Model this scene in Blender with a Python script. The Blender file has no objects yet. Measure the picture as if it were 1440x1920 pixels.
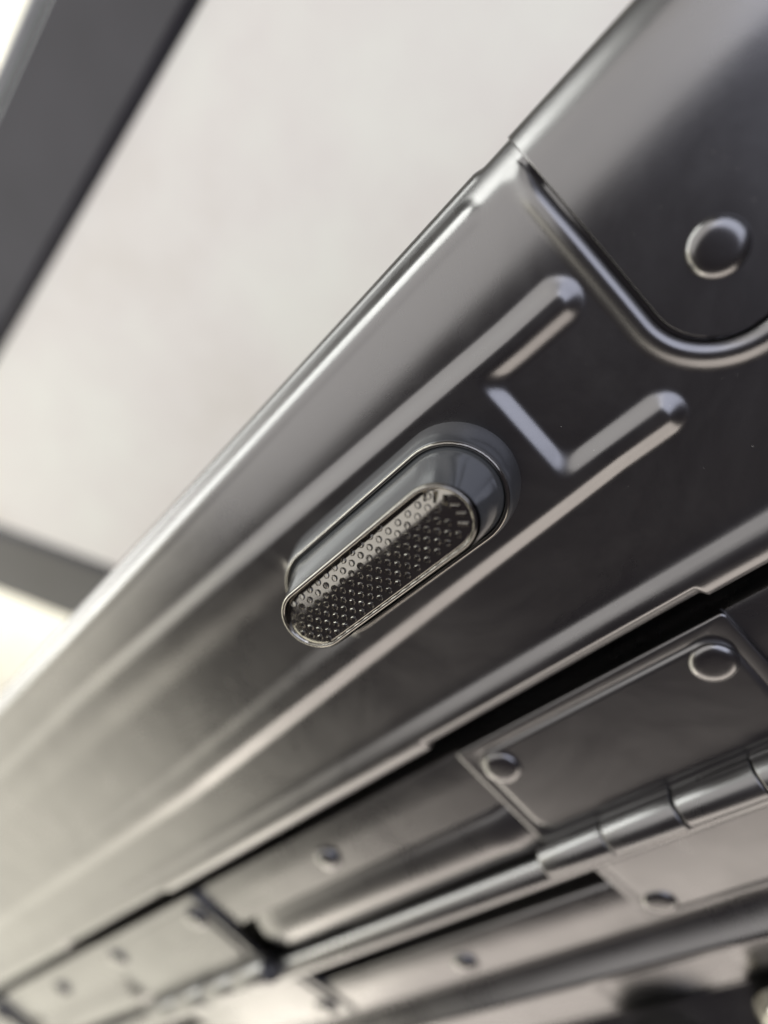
import bpy, bmesh, math, random
from mathutils import Vector, Matrix
random.seed(7)
S = bpy.context.scene
C = S.collection
PI = math.pi
MM = 0.001
TABLE_Z = 0.72            # table top above the floor (m)
CASE_H = 120.0            # mm, table top to the plane of the lid face
ZF = TABLE_Z + CASE_H*MM  # lid face plane in the world

# ------------------------------------------------------------------ camera
ex = Vector((0.68343, -0.68393, -0.25527))     # image right, in world axes
ey = Vector((-0.57217, -0.71900, 0.39452))     # image down
ez = Vector((-0.45337, -0.12357, -0.88272))    # view direction
cam_d = bpy.data.cameras.new("camera")
cam = bpy.data.objects.new("camera", cam_d); C.objects.link(cam)
ex.normalize(); ez.normalize(); ey = ez.cross(ex).normalized()
ex = ey.cross(ez)
M = Matrix.Identity(4)
for r in range(3):
    M[r][0] = ex[r]; M[r][1] = -ey[r]; M[r][2] = -ez[r]
M[0][3], M[1][3], M[2][3] = 0, 0, ZF + 86.7*MM
cam.matrix_world = M
cam_d.sensor_fit = 'VERTICAL'; cam_d.sensor_height = 36; cam_d.sensor_width = 27
cam_d.lens = 1141/1920*36
cam_d.clip_start = 0.002; cam_d.clip_end = 50
cam_d.dof.use_dof = True
cam_d.dof.focus_distance = 0.087
cam_d.dof.aperture_fstop = cam_d.lens/4.2
S.camera = cam

# ------------------------------------------------------------------ world, lamps, exposure
W = bpy.data.worlds.new("World"); S.world = W; W.use_nodes = True
bg = W.node_tree.nodes["Background"]
bg.inputs[0].default_value = (0.96, 0.84, 0.95, 1); bg.inputs[1].default_value = 0.06
S.view_settings.view_transform = 'Standard'; S.view_settings.look = 'None'
S.view_settings.exposure = 0; S.view_settings.gamma = 1
S.view_settings.use_curve_mapping = False

def area(name, loc, target, sx, sy, radiance, col):
    d = bpy.data.lights.new(name, 'AREA'); d.shape = 'RECTANGLE'; d.size = sx; d.size_y = sy
    d.energy = radiance*PI*sx*sy; d.color = col
    o = bpy.data.objects.new(name, d); C.objects.link(o)
    p = Vector(loc) + Vector((0, 0, ZF)); t = Vector(target) + Vector((0, 0, ZF))
    o.location = p
    o.rotation_euler = (t-p).to_track_quat('-Z', 'Y').to_euler()
    return o
area("lamp_left", (-1.15, 0.00, 0.28), (-0.1, -0.05, 0), 1.9, 0.78, 2.25, (1.0, 0.96, 0.80))
area("lamp_back", (-0.10, 0.80, 0.84), (-0.05, 0, 0), 1.8, 1.0, 1.35, (1.0, 0.98, 0.945))
area("lamp_window", (-0.85, 1.60, 0.27), (-0.4, 0.1, 0), 2.4, 0.50, 7.4, (0.97, 1.0, 0.95))
area("lamp_front", (-0.50, -0.95, 0.335), (-0.12, -0.05, 0), 1.5, 0.65, 2.2, (1.0, 0.915, 0.82))
area("lamp_right", (0.62, 0.10, 0.60), (0, 0, 0), 0.9, 0.65, 2.2, (0.78, 0.83, 1.0))
area("fill_floor", (-1.00, 0.70, -0.20), (-1.00, 0.40, -0.84), 1.2, 0.8, 4.2, (1.0, 0.98, 0.93))  # added unseen fill below table height, only brightens the floor

# ------------------------------------------------------------------ materials
def mat(name):
    m = bpy.data.materials.new(name); m.use_nodes = True
    nt = m.node_tree; b = nt.nodes["Principled BSDF"]
    return m, nt, b
def node(nt, t, **kw):
    n = nt.nodes.new(t)
    for k, v in kw.items(): setattr(n, k, v)
    return n
def metal(name, col, rough, var=0.05, bump=0.02, scale=260.0):
    m, nt, b = mat(name)
    tc = node(nt, 'ShaderNodeTexCoord')
    n1 = node(nt, 'ShaderNodeTexNoise'); n1.inputs['Scale'].default_value = scale*0.12; n1.inputs['Detail'].default_value = 5
    nt.links.new(tc.outputs['Object'], n1.inputs['Vector'])
    n1.inputs['Roughness'].default_value = 0.72; n1.inputs['Distortion'].default_value = 0.6
    mr = node(nt, 'ShaderNodeMapRange')
    mr.inputs[1].default_value = 0.3; mr.inputs[2].default_value = 0.7
    mr.inputs[3].default_value = rough-var; mr.inputs[4].default_value = rough+var
    nt.links.new(n1.outputs[0], mr.inputs[0]); nt.links.new(mr.outputs[0], b.inputs['Roughness'])
    n2 = node(nt, 'ShaderNodeTexNoise'); n2.inputs['Scale'].default_value = scale*9; n2.inputs['Detail'].default_value = 2
    nt.links.new(tc.outputs['Object'], n2.inputs['Vector'])
    bp = node(nt, 'ShaderNodeBump'); bp.inputs['Strength'].default_value = bump; bp.inputs['Distance'].default_value = 0.0002
    nt.links.new(n2.outputs[0], bp.inputs['Height']); n3 = node(nt, 'ShaderNodeTexNoise'); n3.inputs['Scale'].default_value = scale*0.25; n3.inputs['Detail'].default_value = 1
    nt.links.new(tc.outputs['Object'], n3.inputs['Vector'])
    b2 = node(nt, 'ShaderNodeBump'); b2.inputs['Strength'].default_value = 0.8; b2.inputs['Distance'].default_value = 0.00013*260/scale
    nt.links.new(n3.outputs[0], b2.inputs['Height']); nt.links.new(bp.outputs[0], b2.inputs['Normal'])
    nt.links.new(b2.outputs[0], b.inputs['Normal'])
    b.inputs['Base Color'].default_value = (*col, 1); b.inputs['Metallic'].default_value = 1
    return m
M_SHEET = metal("satin_gunmetal_sheet", (0.205, 0.20, 0.201), 0.29)
M_HINGE = metal("satin_hinge_steel", (0.20, 0.196, 0.197), 0.30)
M_RIVET = metal("rivet_steel", (0.21, 0.205, 0.205), 0.25)
M_CHROME = metal("smoked_chrome", (0.29, 0.275, 0.25), 0.13, 0.05, 0.03, 900)
def plastic(name, col, rough):
    m = metal(name, col, rough, 0.05, 0.02); b = m.node_tree.nodes["Principled BSDF"]
    b.inputs['Metallic'].default_value = 0.6; b.inputs['Coat Weight'].default_value = 0.35; b.inputs['Coat Roughness'].default_value = 0.12
    return m
M_COLLAR = plastic("grey_moulded_plastic", (0.115, 0.117, 0.124), 0.34)
M_HOUSING = plastic("smoky_glossy_plastic", (0.17, 0.175, 0.182), 0.14)

def stone():
    m, nt, b = mat("pale_mottled_table_top")
    tc = node(nt, 'ShaderNodeTexCoord')
    n1 = node(nt, 'ShaderNodeTexNoise'); n1.inputs['Scale'].default_value = 16; n1.inputs['Detail'].default_value = 6; n1.inputs['Roughness'].default_value = 0.6
    nt.links.new(tc.outputs['Object'], n1.inputs['Vector'])
    cr = node(nt, 'ShaderNodeValToRGB')
    e = cr.color_ramp.elements
    e[0].position = 0.3; e[0].color = (0.76, 0.71, 0.65, 1)
    e[1].position = 0.7; e[1].color = (0.87, 0.85, 0.785, 1)
    k = cr.color_ramp.elements.new(0.5); k.color = (0.83, 0.785, 0.74, 1)
    nt.links.new(n1.outputs[0], cr.inputs[0]); nt.links.new(cr.outputs[0], b.inputs['Base Color'])
    b.inputs['Roughness'].default_value = 0.45
    return m
M_TABLE = stone()
def paint(name, col, rough):
    m, nt, b = mat(name)
    tc = node(nt, 'ShaderNodeTexCoord')
    n1 = node(nt, 'ShaderNodeTexNoise'); n1.inputs['Scale'].default_value = 30; n1.inputs['Detail'].default_value = 4
    nt.links.new(tc.outputs['Object'], n1.inputs['Vector'])
    cr = node(nt, 'ShaderNodeValToRGB'); e = cr.color_ramp.elements
    e[0].position = 0.35; e[1].position = 0.65
    e[0].color = (col[0]*.88, col[1]*.88, col[2]*.88, 1); e[1].color = (*[min(1, c*1.1) for c in col], 1)
    nt.links.new(n1.outputs[0], cr.inputs[0]); nt.links.new(cr.outputs[0], b.inputs['Base Color'])
    b.inputs['Roughness'].default_value = rough
    return m
M_FRAME = paint("charcoal_frame_paint", (0.04, 0.038, 0.045), 0.12)
M_EDGE = paint("grey_edge_trim", (0.30, 0.30, 0.31), 0.4)
M_FLOOR = paint("white_floor", (0.9, 0.86, 0.74), 0.5)
M_DUST = paint("pale_dust", (0.75, 0.73, 0.70), 0.9)

# ------------------------------------------------------------------ helpers
def make(name, verts, faces, material, parent=None, smooth=True, sharp=None, zoff=CASE_H):
    """verts in mm about the foot of the camera on the lid plane; objects hang on the case base empty"""
    me = bpy.data.meshes.new(name)
    me.from_pydata([(x*MM, y*MM, (z+zoff)*MM) for x, y, z in verts], [], faces)
    bm = bmesh.new(); bm.from_mesh(me)
    bmesh.ops.recalc_face_normals(bm, faces=bm.faces)
    bm.to_mesh(me); bm.free()
    me.materials.append(material)
    if smooth:
        me.polygons.foreach_set('use_smooth', [True]*len(me.polygons))
        if sharp: me.set_sharp_from_angle(angle=math.radians(sharp))
    o = bpy.data.objects.new(name, me); C.objects.link(o); o.parent = parent
    return o
def empty(name, parent=None, loc=(0, 0, 0)):
    o = bpy.data.objects.new(name, None); C.objects.link(o); o.parent = parent; o.location = loc
    o.empty_display_size = 0.01
    return o
def tag(o, label, cat=None, group=None, kind=None):
    o['label'] = label
    if cat: o['category'] = cat
    if group: o['group'] = group
    if kind: o['kind'] = kind
def sstep(t):
    t = max(0.0, min(1.0, t)); return t*t*(3-2*t)
def grid_faces(nr, nc, closed=False):
    f = []
    for i in range(nr-1):
        for j in range(nc if closed else nc-1):
            k = (j+1) % nc
            f.append((i*nc+j, i*nc+k, (i+1)*nc+k, (i+1)*nc+j))
    return f
def loft(name, loops, material, parent, cap_top=True, cap_bottom=False, sharp=40, zoff=CASE_H):
    n = len(loops[0]); v = [p for l in loops for p in l]
    f = grid_faces(len(loops), n, True)
    if cap_top: f.append(tuple(range((len(loops)-1)*n, len(loops)*n)))
    if cap_bottom: f.append(tuple(range(n)))
    return make(name, v, f, material, parent, True, sharp, zoff)
def rrect(x0, x1, y0, y1, r, z, n=6):
    pts = []
    for cx, cy, a0 in ((x1-r, y1-r, 0), (x0+r, y1-r, 90), (x0+r, y0+r, 180), (x1-r, y0+r, 270)):
        for k in range(n+1):
            a = math.radians(a0 + 90*k/n)
            pts.append((cx+r*math.cos(a), cy+r*math.sin(a), z(cx+r*math.cos(a), cy+r*math.sin(a)) if callable(z) else z))
    return pts
def stadium(x0, x1, cy, r, z, n=24):
    pts = []
    for k in range(n+1):
        a = -PI/2 + PI*k/n; pts.append((x1+r*math.cos(a), cy+r*math.sin(a), z))
    for k in range(n+1):
        a = PI/2 + PI*k/n; pts.append((x0+r*math.cos(a), cy+r*math.sin(a), z))
    return pts
def frange(a, b, st):
    n = max(1, int(round(abs(b-a)/st)))
    return [a+(b-a)*i/n for i in range(n)]

# ------------------------------------------------------------------ setting: floor and table
def slab(name, poly, z0, z1, material, parent=None, bevel=0.0, base=0.0):
    n = len(poly)
    v = [(x, y, z0) for x, y in poly] + [(x, y, z1) for x, y in poly]
    f = [tuple(range(n-1, -1, -1)), tuple(range(n, 2*n))] + [(i, (i+1) % n, n+(i+1) % n, n+i) for i in range(n)]
    o = make(name, v, f, material, parent, False, None, base)
    if bevel:
        b = o.modifiers.new("bevel", 'BEVEL'); b.width = bevel*MM; b.segments = 3
        for p in o.data.polygons: p.use_smooth = True
        o.data.set_sharp_from_angle(angle=math.radians(40))
    return o
floor = slab("floor", [(-3000, -3000), (3000, -3000), (3000, 3000), (-3000, 3000)], -20, 0, M_FLOOR)
floor['kind'] = 'structure'
table = empty("table", None, (0, 0, 0))
tag(table, "pale mottled table top framed by charcoal rails, under the metal case", "table")
tz = TABLE_Z/MM
# inner corner of the two rails
PA = (60, 124); PB = (-284, 124)
dB = Vector((35, -57)).normalized(); nB = Vector((-dB.y, dB.x))      # along the diagonal rail
if nB.x > 0: nB = -nB
PC = (PB[0]+dB.x*330, PB[1]+dB.y*330)
slab("tabletop", [(60, 124), (-284, 124), PC, (PC[0], -330), (60, -330)], tz-22, tz, M_TABLE, table)
w1, w2 = 43, 41
tin = PB
# mitred outer corner
ox = PB[0] + nB.x*w2; oy = PB[1] + nB.y*w2
t = (124+w1-oy)/dB.y
PO = (ox+dB.x*t, 124+w1)
PD = (PC[0]+nB.x*w2, PC[1]+nB.y*w2)
slab("rail", [(PA[0], PA[1]+.3), (PB[0], PB[1]+.3), PO, (PA[0], PO[1])], tz-26, tz+1.5, M_FRAME, table, 4.0)
slab("rail", [(PB[0]-.3, PB[1]), PO, PD, (PC[0]-.3, PC[1])], tz-26, tz+1.5, M_FRAME, table, 4.0)
slab("edge_trim", [(PA[0], PO[1]+.3), (PO[0], PO[1]+.3), (PO[0]-2, PO[1]+4.5), (PA[0], PO[1]+4.5)], tz-26, tz+0.5, M_EDGE, table, 0.8)
for lx, ly in ((20, -290), (20, 150), (-220, 140), (-110, -290)):
    slab("leg", [(lx-18, ly-14), (lx+18, ly-14), (lx+18, ly+14), (lx-18, ly+14)], 0, tz-26.5, M_FRAME, table)

# ------------------------------------------------------------------ the case
case = empty("metal_case", None, (0, 0, TABLE_Z))
tag(case, "dark satin metal case with embossed beads, riveted hinges and a studded chrome button", "case")
XL, XR = -430.0, 60.0

# lid profile: integrate a tilt angle along the arc length; s = 0 at Y = -3
def build_profile():
    keys = [(0, 0), (6, 12), (12.0, 18), (14.0, 34), (17.8, 47), (18.8, 80), (20.5, 88), (24, 90), (60, 90)]
    pts = []; y, z = -3.0, 0.0; s = 0.0; ds = 0.1
    def th(s):
        for (a, ta), (b, tb) in zip(keys, keys[1:]):
            if s <= b: return math.radians(ta+(tb-ta)*(s-a)/(b-a))
        return PI/2
    while s <= 60:
        a = th(s); pts.append((y, z, a)); y += ds*math.cos(a); z -= ds*math.sin(a); s += ds
    return pts
PROF = build_profile()
def prof(s):
    """Y, Z, normal of the lid at arc length s; for s<0 the flat part with Y = -3+s"""
    if s <= 0: return -3.0+s, 0.0, 0.0, 1.0
    i = min(len(PROF)-1, s/0.1); k = int(i); f = i-k
    a = PROF[k]; b = PROF[min(k+1, len(PROF)-1)]
    y = a[0]+(b[0]-a[0])*f; z = a[1]+(b[1]-a[1])*f; t = a[2]+(b[2]-a[2])*f
    return y, z, math.sin(t), math.cos(t)

def box_d(x, y, x0, x1, y0, y1, r):
    """distance inside (positive) of a rounded box"""
    cx, cy = (x0+x1)/2, (y0+y1)/2; hx, hy = (x1-x0)/2-r, (y1-y0)/2-r
    qx, qy = abs(x-cx)-hx, abs(y-cy)-hy
    return r - (math.hypot(max(qx, 0), max(qy, 0)) + min(max(qx, qy), 0))
HB = 1.25
PADX0, PADX1 = -68.5, -16.6
def smax(a, b, k):
    h = max(k-abs(a-b), 0.0)/k
    return max(a, b)+h*h*k*0.25
def emboss(x, y):
    k = min(118.0, max(0.0, -x-12))
    top = -2.0 + 0.036*k
    bot = -29.9 - 0.050*k
    fl = 3.3 + 0.012*k
    w = sstep((-58-x)/10.0)
    d = box_d(x, y, PADX0, PADX1, bot+1.8, top-1.8, 4.0 if x < -45 else 2.6)
    e1 = e2 = 0.0
    if w < 1:
        d1 = box_d(x, y, -800, -1.2, top-7.4-0.01*k, top, 3.65)
        d2 = box_d(x, y, -800, -0.5, bot, bot+7.5+0.05*k, 3.7)
        e1 = sstep(smax(smax(d1, d2, 2.0), d, 2.2)/fl)
    if w > 0:
        fb = 8.0; lo = top-fl-1.6-fb; hi = bot+fl+1.6+4.8
        e2 = max(sstep((top-y)/fl)*sstep((y-lo)/fb), sstep((y-bot)/fl)*sstep((hi-y)/4.8), sstep(d/4.5))
    return HB*(e1*(1-w)+e2*w)
CAPX, CAPY, CAPR = 2.4, -24.2, 9.0
SE = 14.3          # arc length of the ridge on the rounded edge
def cap_d(x, s):
    """outside distance of the corner-cap outline in the (x, s) sheet"""
    yy = s-3.0
    qx, qy = (CAPX+CAPR)-x, (CAPY+CAPR)-yy
    if qx > 0 and qy > 0: return math.hypot(qx, qy)-CAPR
    return max(CAPX-x, CAPY-yy)
def lid_h(x, s):
    h = 0.0
    if s < 6: h += emboss(x, s-3.0)
    # ridge along the rounded edge
    if 8 < s < 26:
        for s0, x0, w, hh in ((SE, -4.2, 2.6, 0.25), (SE+5.6, -1.0, 2.4, 0.4)):
            dx = max(0.0, x-(x0-w)); d = math.hypot(dx, s-s0)
            if d < w: h += hh*sstep((w-d)/w*1.25)
    d = cap_d(x, s)
    if d < 1.4: h -= 1.6*sstep((1.4-d)/1.0)*(1-sstep((s-9.5)/5.0))
    return h
hinges = [(-71.2, -15.4), (-222.0, -166.0), (-356.0, -300.0)]
def notch(x):
    m = 0.0
    for a, b in hinges:
        m = max(m, sstep((x-a+1.0)/0.9)*sstep((b+0.6-x)/0.9))
    return m
xs = frange(XL, -230, 2.0)+frange(-230, -120, 1.0)+frange(-120, -76, 0.7)+frange(-76, -64, 0.35)+frange(-64, -22, 0.8)+frange(-22, 5, 0.3)+frange(5, XR, 1.2)+[XR]
ss = frange(-40, -34, 1.0)+frange(-34, -17, 0.33)+frange(-17, -9, 0.5)+frange(-9, 6, 0.33)+frange(6, 26, 0.33)+frange(26, 56, 3)+[56]
rim = [(-53.2, -11.0), (-53.2, -4.0), (-53.1, -1.2), (-52.9, -0.3), (-52.6, 0.3), (-52.1, 0.78), (-51.4, 1.22), (-50.6, 1.55), (-49.8, 1.72), (-49.0, 1.75), (-48.3, 1.63),
       (-47.6, 1.36), (-46.8, 0.94), (-46.0, 0.46), (-45.4, 0.16), (-44.7, 0.02)]
verts = []
for y, z in rim:
    for x in xs:
        k = notch(x)*1.1*sstep((-49.0-y)/2.2)
        verts.append((x, y+k, z))
for s in ss:
    y, z, ny, nz = prof(s)
    for x in xs:
        h = lid_h(x, s); verts.append((x, y+ny*h, z+nz*h))
lid = make("lid_panel", verts, grid_faces(len(rim)+len(ss), len(xs)), M_SHEET, case)

# corner cap: plate lying in the corner of the lid
def cap_x0(s, g):
    yy = s-3.0; yc = CAPY+CAPR
    if yy >= yc: return CAPX+g
    r = CAPR-g; dy = min(r, yc-yy)
    return CAPX+CAPR - math.sqrt(max(0, r*r-dy*dy))
g = 0.5
s_bot = CAPY+3.0+g
rows = []
for k in range(29):
    a = PI/2*k/28; rows.append(CAPY+CAPR+3.0-(CAPR-g)*math.cos(a))
rows += [r for r in frange(CAPY+CAPR+3.0, 30, 0.45) if r > rows[-1]+.1]+[34, 45, 56]
NC = 26
verts = []
def capring(s, extra, h):
    out = []
    y, z, ny, nz = prof(s)
    x0 = cap_x0(s, g)+extra
    for j in range(NC):
        t_ = j/(NC-1); x = x0+(XR-1-x0)*t_*t_
        out.append((x, y+ny*h, z+nz*h))
    return out
for i, s in enumerate(rows):
    hc = 0.05+0.28*sstep((s-9)/9)
    row = capring(s, 0.18, hc)
    y, z, ny, nz = prof(s)
    x0 = cap_x0(s, g)
    pre = [(x0, y+ny*-1.5, z+nz*-1.5), (x0, y+ny*(hc-.27), z+nz*(hc-.27)), (x0+.06, y+ny*(hc-.1), z+nz*(hc-.1))]
    verts += pre+row
nrow = NC+3
skirt = []
for hh, dy in ((-1.5, 0.12), (-0.1, 0.12)):
    skirt += [(v[0], v[1]-dy, hh) for v in verts[:nrow]]
make("corner_cap", skirt+verts, grid_faces(len(rows)+2, nrow), M_SHEET, case, True, 50)

# raised rim bead round the cap
path = []   # (x, s, outward nx, ns)
for s in frange(56, 26, 3)+frange(26, CAPY+CAPR+3, 0.5): path.append((CAPX, s, -1.0, 0.0))
for k in range(25):
    a = PI + PI/2*k/24
    path.append((CAPX+CAPR+CAPR*math.cos(a), CAPY+CAPR+3+CAPR*math.sin(a), math.cos(a), math.sin(a)))
for x in frange(CAPX+CAPR+1, XR, 1.5)+[XR]: path.append((x, CAPY+3, 0.0, -1.0))
bead = [(0.05, -1.55), (0.05, -.3), (0.1, -.08), (0.35, .2), (0.7, .47), (1.1, .68), (1.5, .79), (1.9, .76), (2.3, .62), (2.7, .42), (3.1, .22), (3.5, .07), (3.9, 0.0), (4.3, -.05)]
verts = []
for x, s, nx, ns in path:
    kb = 1-sstep((s-8.5)/6.0)
    for d, h in bead:
        if h > 0: h *= kb
        y, z, ny, nz = prof(s+ns*d)
        verts.append((x+nx*d, y+ny*h, z+nz*h))
make("cap_rim", verts, grid_faces(len(path), len(bead)), M_SHEET, case)

# extruded strips with a polyline profile
def strip(name, prof_yz, x0, x1, material, parent, step=6, smooth=True, sharp=35, endcap=0.0):
    xs_ = frange(x0, x1, step)+[x1]
    v = []
    if endcap:
        ym = sum(p[0] for p in prof_yz)/len(prof_yz); zm = min(p[1] for p in prof_yz)
        xs_ = [x0-endcap*.02, x0+endcap*.1, x0+endcap*.45]+[x for x in xs_ if x0+endcap < x < x1-endcap]+[x1-endcap*.45, x1-endcap*.1, x1+endcap*.02]
        n = len(xs_)
        for i, x in enumerate(xs_):
            e = min(i, n-1-i); k = (0.0, 0.55, 0.9)[e] if e < 3 else 1.0
            for y, z in prof_yz: v.append((x, y, zm+(z-zm)*k))
    else:
        for x in xs_:
            for y, z in prof_yz: v.append((x, y, z))
    return make(name, v, grid_faces(len(xs_), len(prof_yz)), material, parent, smooth, sharp)
def arc(cy, cz, r, a0, a1, n, ry=None):
    return [(cy+(ry or r)*math.cos(math.radians(a0+(a1-a0)*i/n)), cz+r*math.sin(math.radians(a0+(a1-a0)*i/n))) for i in range(n+1)]
# lid flange with rivets
strip("lid_flange", [(-58.2, -14), (-58.5, -5.2), (-58.9, -4.4), (-59.8, -4.0), (-66, -4.0), (-73.2, -4.0), (-73.4, -4.4), (-74, -6), (-74, -13)], XL, XR, M_SHEET, case, 8)
# rolled edge of the lid between the hinges
roll = [(-73.0, -6.0), (-73.05, -4.15), (-73.3, -3.92), (-73.8, -3.8)]+arc(-80.2, -7.3, 5.0, 133, 28, 14, 7.6)+[(-87.2, -7), (-87.4, -12)]
ends = [XL]+[v for a, b in reversed(hinges) for v in (a-0.15, b+7.0)]+[XR]
for i in range(0, len(ends), 2):
    if ends[i+1]-ends[i] > 8: strip("lid_roll", roll, ends[i], ends[i+1], M_SHEET, case, 5, endcap=1.6)
# rolled top edge of the body
strip("body_roll", arc(-91.0, -3.8, 3.35, 215, -60, 22), XL, XR, M_SHEET, case, 10)
# hidden trough below the rolls
strip("hinge_trough", [(-46, -9), (-50, -15), (-108, -15), (-110, -9)], XL, XR, M_SHEET, case, 40)
# body flange, a valley rising to a ledge with a pressed pocket, and a second valley
lx = frange(XL, -100, 6)+frange(-100, -50, 0.8)+frange(-50, XR, 4)+[XR]
ly = [(-102.9, -15), (-103.1, -7.3), (-103.5, -6.5), (-104.3, -6.15), (-112, -6.8), (-116.6, -7.2), (-117.8, -7.35), (-118.6, -7.6), (-119.2, -7.9), (-119.7, -8.0), (-120.3, -7.8), (-122, -6.5), (-123.6, -5.35), (-124.2, -4.7), (-124.6, -4.45), (-125.1, -4.36), (-125.8, -4.34)]
ly += [(y, -4.34+0.09*(y+126.0)) for y in frange(-126.4, -136.0, 0.5)]+[(-136.4, -5.35), (-137.0, -5.65), (-137.5, -6.0), (-138.1, -6.2), (-139, -5.9), (-142, -4.3), (-152, 0.9), (-156, 2.3), (-160, 2.6), (-204, 2.6), (-206, 1.4), (-206.5, -2), (-206.5, -118)]
v = []
for y, z in ly:
    for x in lx:
        dz = 0.0
        if -137.3 < y < -124.9:
            m = sstep((x+93)/4.0)*sstep((-56-x)/4.0)
            t_ = (-125.3-y)/11.5
            dz = m*0.55*sstep((-125.2-y)/1.3)*max(0.0, 1-t_)
        v.append((x, y, z-dz))
make("body_flange", v, grid_faces(len(ly), len(lx)), M_SHEET, case, True, 50)

# shell of the body down to the table
v = []
def wallbox(name, x0, x1, y0, y1, z0, z1):
    return make(name, [(x0, y0, z0), (x1, y0, z0), (x1, y1, z0), (x0, y1, z0), (x0, y0, z1), (x1, y0, z1), (x1, y1, z1), (x0, y1, z1)],
         [(0, 1, 2, 3), (4, 5, 6, 7), (0, 1, 5, 4), (1, 2, 6, 5), (2, 3, 7, 6), (3, 0, 4, 7)], M_SHEET, case, False)
wallbox("body_shell", XL+.5, XR-.5, -205.5, 10.5, -119.9, -30)

# ------------------------------------------------------------------ rivets
def lathe(name, prof_rz, material, parent, n=32, sharp=50):
    v = []; rz = [p for p in prof_rz if p[0] > 1e-6]
    for r, z in rz:
        for k in range(n):
            a = 2*PI*k/n; v.append((r*math.cos(a), r*math.sin(a), z))
    f = grid_faces(len(rz), n, True)
    if len(rz) < len(prof_rz):
        v.append((0, 0, prof_rz[-1][1])); b = (len(rz)-1)*n
        f += [(b+k, b+(k+1) % n, len(v)-1) for k in range(n)]
    return make(name, v, f, material, parent, True, sharp, 0)
riv_proto = None
def rivet(x, y, z, parent, r=3.55, kind=0):
    global riv_proto
    if riv_proto is None: riv_proto = {}
    if kind not in riv_proto:
        if kind == 0:
            p = [(3.95, -0.25), (3.9, 0.0), (3.78, 0.28), (3.55, 0.52), (3.2, 0.74), (2.8, 0.9), (2.4, 1.0), (1.9, 1.05), (1.2, 1.08), (0, 1.1)]
        else:
            p = [(3.9, -0.25), (3.85, 0.1), (3.6, 0.6), (3.1, 1.05), (2.4, 1.36), (1.4, 1.55), (0.6, 1.6), (0, 1.61)]
        o = lathe("rivet", p, M_RIVET, parent); riv_proto[kind] = o
    else:
        o = riv_proto[kind].copy(); C.objects.link(o); o.parent = parent
    o.location = (x*MM, y*MM, (z+CASE_H)*MM); o.scale = (r/3.9,)*3
    o.rotation_euler = (random.uniform(-.02, .02), random.uniform(-.02, .02), random.uniform(0, 6))
    return o
rivet(12.4, -13.5, 0.05, case, 3.62)
for x in (-120.4, -261, -400): rivet(x, -67.2, -4.0, case, 3.5, 1)
for x in (-117.6, -261, -400): rivet(x, -111.6, -6.78, case, 3.5, 1)

# ------------------------------------------------------------------ hinges
def leaf(x0, x1, y0, y1, zt, parent, th=1.6, tilt=0.0):
    L = [rrect(x0, x1, y0, y1, 0.9, zt-th), rrect(x0, x1, y0, y1, 0.9, zt-0.42), rrect(x0+.10, x1-.10, y0+.10, y1-.10, 0.9, zt-0.16), rrect(x0+.34, x1-.34, y0+.34, y1-.34, 0.9, zt-0.03),
         rrect(x0+.7, x1-.7, y0+.7, y1-.7, 0.9, zt),
         rrect(x0+2.0, x1-2.0, y0+2.0, y1-2.0, 3.0, zt), rrect(x0+2.25, x1-2.25, y0+2.25, y1-2.25, 3.4, zt-.12), rrect(x0+2.5, x1-2.5, y0+2.5, y1-2.5, 3.7, zt-.10), rrect(x0+2.8, x1-2.8, y0+2.8, y1-2.8, 4.0, zt+.26), rrect(x0+3.1, x1-3.1, y0+3.1, y1-3.1, 4.2, zt+.42),
         rrect(x0+3.7, x1-3.7, y0+3.7, y1-3.7, 4.2, zt+.45)]
    L = [[(px, py, pz-tilt*(y1-py)) for px, py, pz in l_] for l_ in L]
    return loft("leaf", L, M_HINGE, parent, sharp=60)
for x0, x1 in hinges:
    hg = empty("hinge", case)
    leaf(x0, x1, -84.6, -57.9, -2.4, hg)
    for rx in (x0+6.2, x1-6.2): rivet(rx, -64.6, -2.0, hg, 3.75)
    leaf(x0+2.6, x1+3.2, -116.6, -91.6, -4.3, hg, 1.6, 0.09)
    for rx in (x0+8.0, x1-3.4): rivet(rx, -110.6, -5.6, hg, 3.55)
    # knuckles round the pin
    xe = x0-1.2; nk = 4; wk = (x1+2.5-xe)/nk
    for k in range(nk):
        a = xe+k*wk; b = a+wk-0.35
        r = 3.55 if k % 2 == 1 else 3.3
        cyl = []
        for x, rr in ((a, r-1.2), (a, r-.22), (a+.12, r-.06), (a+.35, r), (b-.35, r), (b-.12, r-.06), (b, r-.22), (b, r-1.2)):
            cyl.append([(x, -87.0+rr*math.cos(2*PI*i/32), -1.2+rr*math.sin(2*PI*i/32)) for i in range(32)])
        loft("knuckle", cyl, M_HINGE, hg, True, True, 50)
        # tongue joining the knuckle to its leaf
        if k % 2 == 1:
            strip("knuckle_tongue", [(-83.4, -2.1), (-84.4, -1.5), (-85.3, 0.4), (-86.2, 1.9), (-87.0, 2.42)], a+.05, b-.05, M_HINGE, hg, 3)
        else:
            strip("knuckle_tongue", [(-88.6, 1.5), (-90.1, -0.4), (-91.2, -2.6), (-92.6, -3.9), (-94, -4.1)], a+.05, b-.05, M_HINGE, hg, 3)
    pin = []
    for x, rr in ((xe-.5, 0.2), (xe-.5, 1.6), (xe-.2, 2.0), (x1+2.6, 2.0), (x1+2.9, 1.6)):
        pin.append([(x, -87.0+rr*math.cos(2*PI*i/20), -1.2+rr*math.sin(2*PI*i/20)) for i in range(20)])
    loft("pin", pin, M_HINGE, hg, True, True, 50)

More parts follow.
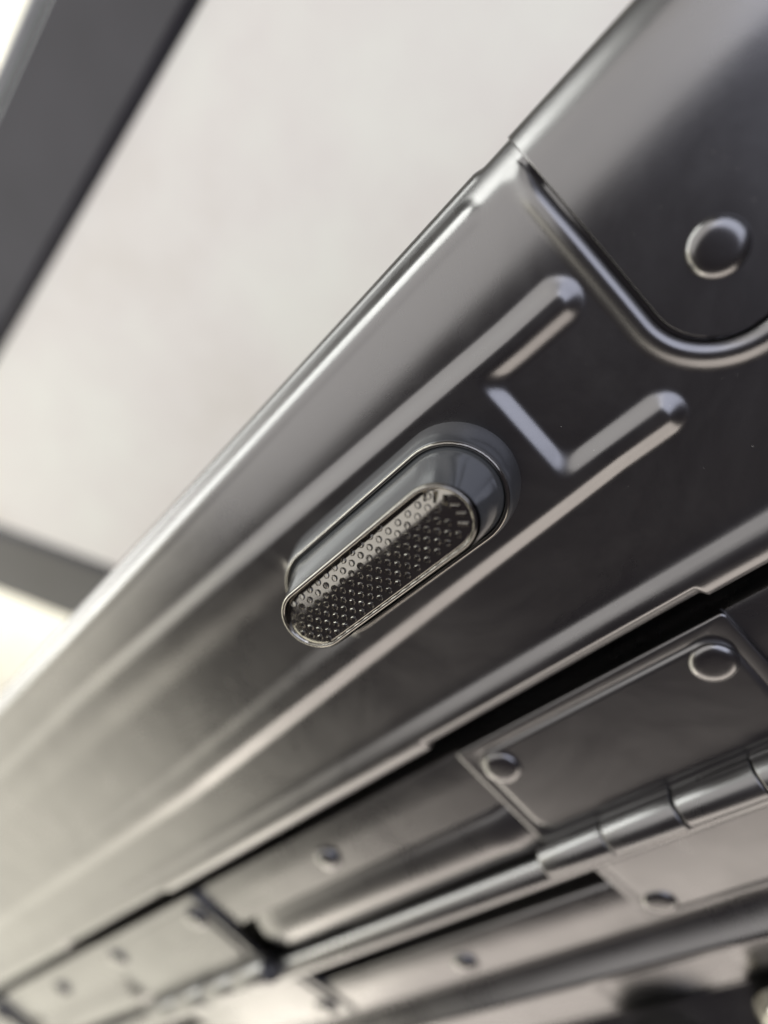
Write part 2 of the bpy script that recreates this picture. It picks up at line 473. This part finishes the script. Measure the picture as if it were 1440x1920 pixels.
# round bosses at the near edge of the body
lathe("foot_boss", [(12.5, -0.5), (12.5, 1.2), (12.1, 1.9), (11.2, 2.2), (9.6, 2.1), (9.2, 1.5), (0, 1.5)], M_RIVET, case, 40).location = (-88*MM, -152.5*MM, (1.2+CASE_H)*MM)
lathe("latch_knob", [(8.6, -0.5), (8.5, 1.4), (7.9, 3.6), (6.6, 5.3), (4.6, 6.5), (2.2, 7.1), (0, 7.2)], M_CHROME, case, 40).location = (-56*MM, -145*MM, (-2.6+CASE_H)*MM)

# ------------------------------------------------------------------ studded button
btn = empty("push_button", case)
bx0, bx1, by = -57.4, -31.6, -15.7
loft("collar", [stadium(bx0, bx1, by, r, z) for r, z in ((9.5, 1.2), (9.45, 2.2), (9.25, 3.6), (8.95, 5.2), (8.6, 6.5), (8.35, 7.0), (8.1, 7.1), (7.9, 7.0), (7.8, 6.6), (7.75, 6.0))], M_COLLAR, btn, False, False, 70)
loft("housing", [stadium(bx0, bx1, by, r, z) for r, z in ((7.62, 5.8), (7.55, 6.9), (7.3, 7.4), (6.8, 9.2), (6.2, 11.6), (5.7, 13.6), (5.35, 14.9), (5.25, 15.3))], M_HOUSING, btn, False, False, 70)
fx0, fx1, fy = bx0+.1, bx1-.2, by+.3
def face_z(x, y):
    dx = max(fx0-x, 0, x-fx1); dy = y-fy
    return 15.9-(0.05*(dy+1.0)**2 if dy > -1 else 0.012*(dy+1.0)**2)-0.016*dx*dx
L = [stadium(fx0, fx1, fy, r, z) for r, z in ((5.2, 15.0), (5.22, 15.4), (5.16, 15.68), (5.02, 15.82), (4.82, 15.86), (4.66, 15.8), (4.58, 15.6))]
for r in (4.5, 4.3, 3.8, 3.0, 2.1, 1.1, 0.15):
    L.append([(x, y, face_z(x, y)-(0.0 if r < 4.4 else .05)) for x, y, z in stadium(fx0, fx1, fy, r, 0)])
loft("face_plate", L, M_CHROME, btn, True, False, 60)
ring = []
for k in range(13):
    a_ = PI*k/12; ring.append(stadium(bx0, bx1, by, 8.0+0.36*math.cos(a_), 6.95+0.42*math.sin(a_)))
loft("ring", ring, M_CHROME, btn, False, False, 70)
# studs: little hollow-topped pegs in a diagonal grid
u = Vector((0.925, -1.01)); w_ = Vector((-1.0, -1.07)); o0 = Vector((-31.7, -15.3))
sp = None; nstud = 0
def inside(p, r):
    dx = max(fx0-p.x, 0, p.x-fx1); return math.hypot(dx, p.y-fy) < r
for i in range(-30, 31):
    for j in range(-30, 31):
        p = o0+u*i+w_*j
        if not inside(p, 4.05): continue
        if p.x > fx1+1.9: continue
        if sp is None:
            prof_ = [(0.54, -0.08), (0.51, 0.17), (0.42, 0.29), (0.32, 0.29), (0.26, 0.14), (0, 0.13)]
            sp = lathe("stud", prof_, M_CHROME, btn, 8, 35); o = sp
        else:
            o = sp.copy(); C.objects.link(o)
        o.parent = btn;         o.location = (p.x*MM, p.y*MM, (face_z(p.x, p.y)-.02+CASE_H)*MM)
        o.rotation_euler = (math.atan((face_z(p.x, p.y+.05)-face_z(p.x, p.y-.05))/.1)+random.uniform(-.06, .06), random.uniform(-.06, .06), 0); nstud += 1
        o.scale = (1, 1, random.uniform(.85, 1.1))

# short bars pressed at the rounded end
for bx_, by_, ang, ln in ((-30.9, -11.9, 48, 1.6), (-29.9, -12.8, 48, 1.7), (-29.1, -13.9, 48, 1.5), (-28.5, -15.2, -40, 1.3), (-28.6, -16.5, -42, 1.3), (-29.3, -17.7, -42, 1.4)):
    c_, s_ = math.cos(math.radians(ang)), math.sin(math.radians(ang))
    z_ = face_z(bx_, by_)
    lo_ = [[(bx_+px*c_-py*s_, by_+px*s_+py*c_, z_+h_) for px, py in ((-ln/2+e, -w2_), (ln/2-e, -w2_), (ln/2-e, w2_), (-ln/2+e, w2_))] for e, w2_, h_ in ((0, .3, -.15), (.02, .27, .12), (.12, .14, .26))]
    loft("bar", lo_, M_CHROME, btn, True, False, 20)

# ------------------------------------------------------------------ dust on the lid and button
random.seed(3)
dv, df = [], []
def speck(x, y, z, r):
    b = len(dv)
    for a in range(5):
        an = 2*PI*a/5+random.random(); dv.append((x+r*math.cos(an)*random.uniform(.6, 1.3), y+r*math.sin(an), z))
    dv.append((x, y, z+r*.8))
    df.extend([(b+a, b+(a+1) % 5, b+5) for a in range(5)])
for k in range(60):
    x = random.uniform(-30, 24); y = random.uniform(-42, -4)
    if x > 3: z = 0.06
    else: z = emboss(x, y)
    if inside(Vector((x, y)), 9.8): continue
    if y > CAPY-4.3 and -2 < x < 3.2: continue
    speck(x, y, z-.01, random.choice((.025, .03, .03, .035, .04, .055)))
d = make("dust", dv, df, M_DUST, case, False); d['kind'] = 'stuff'
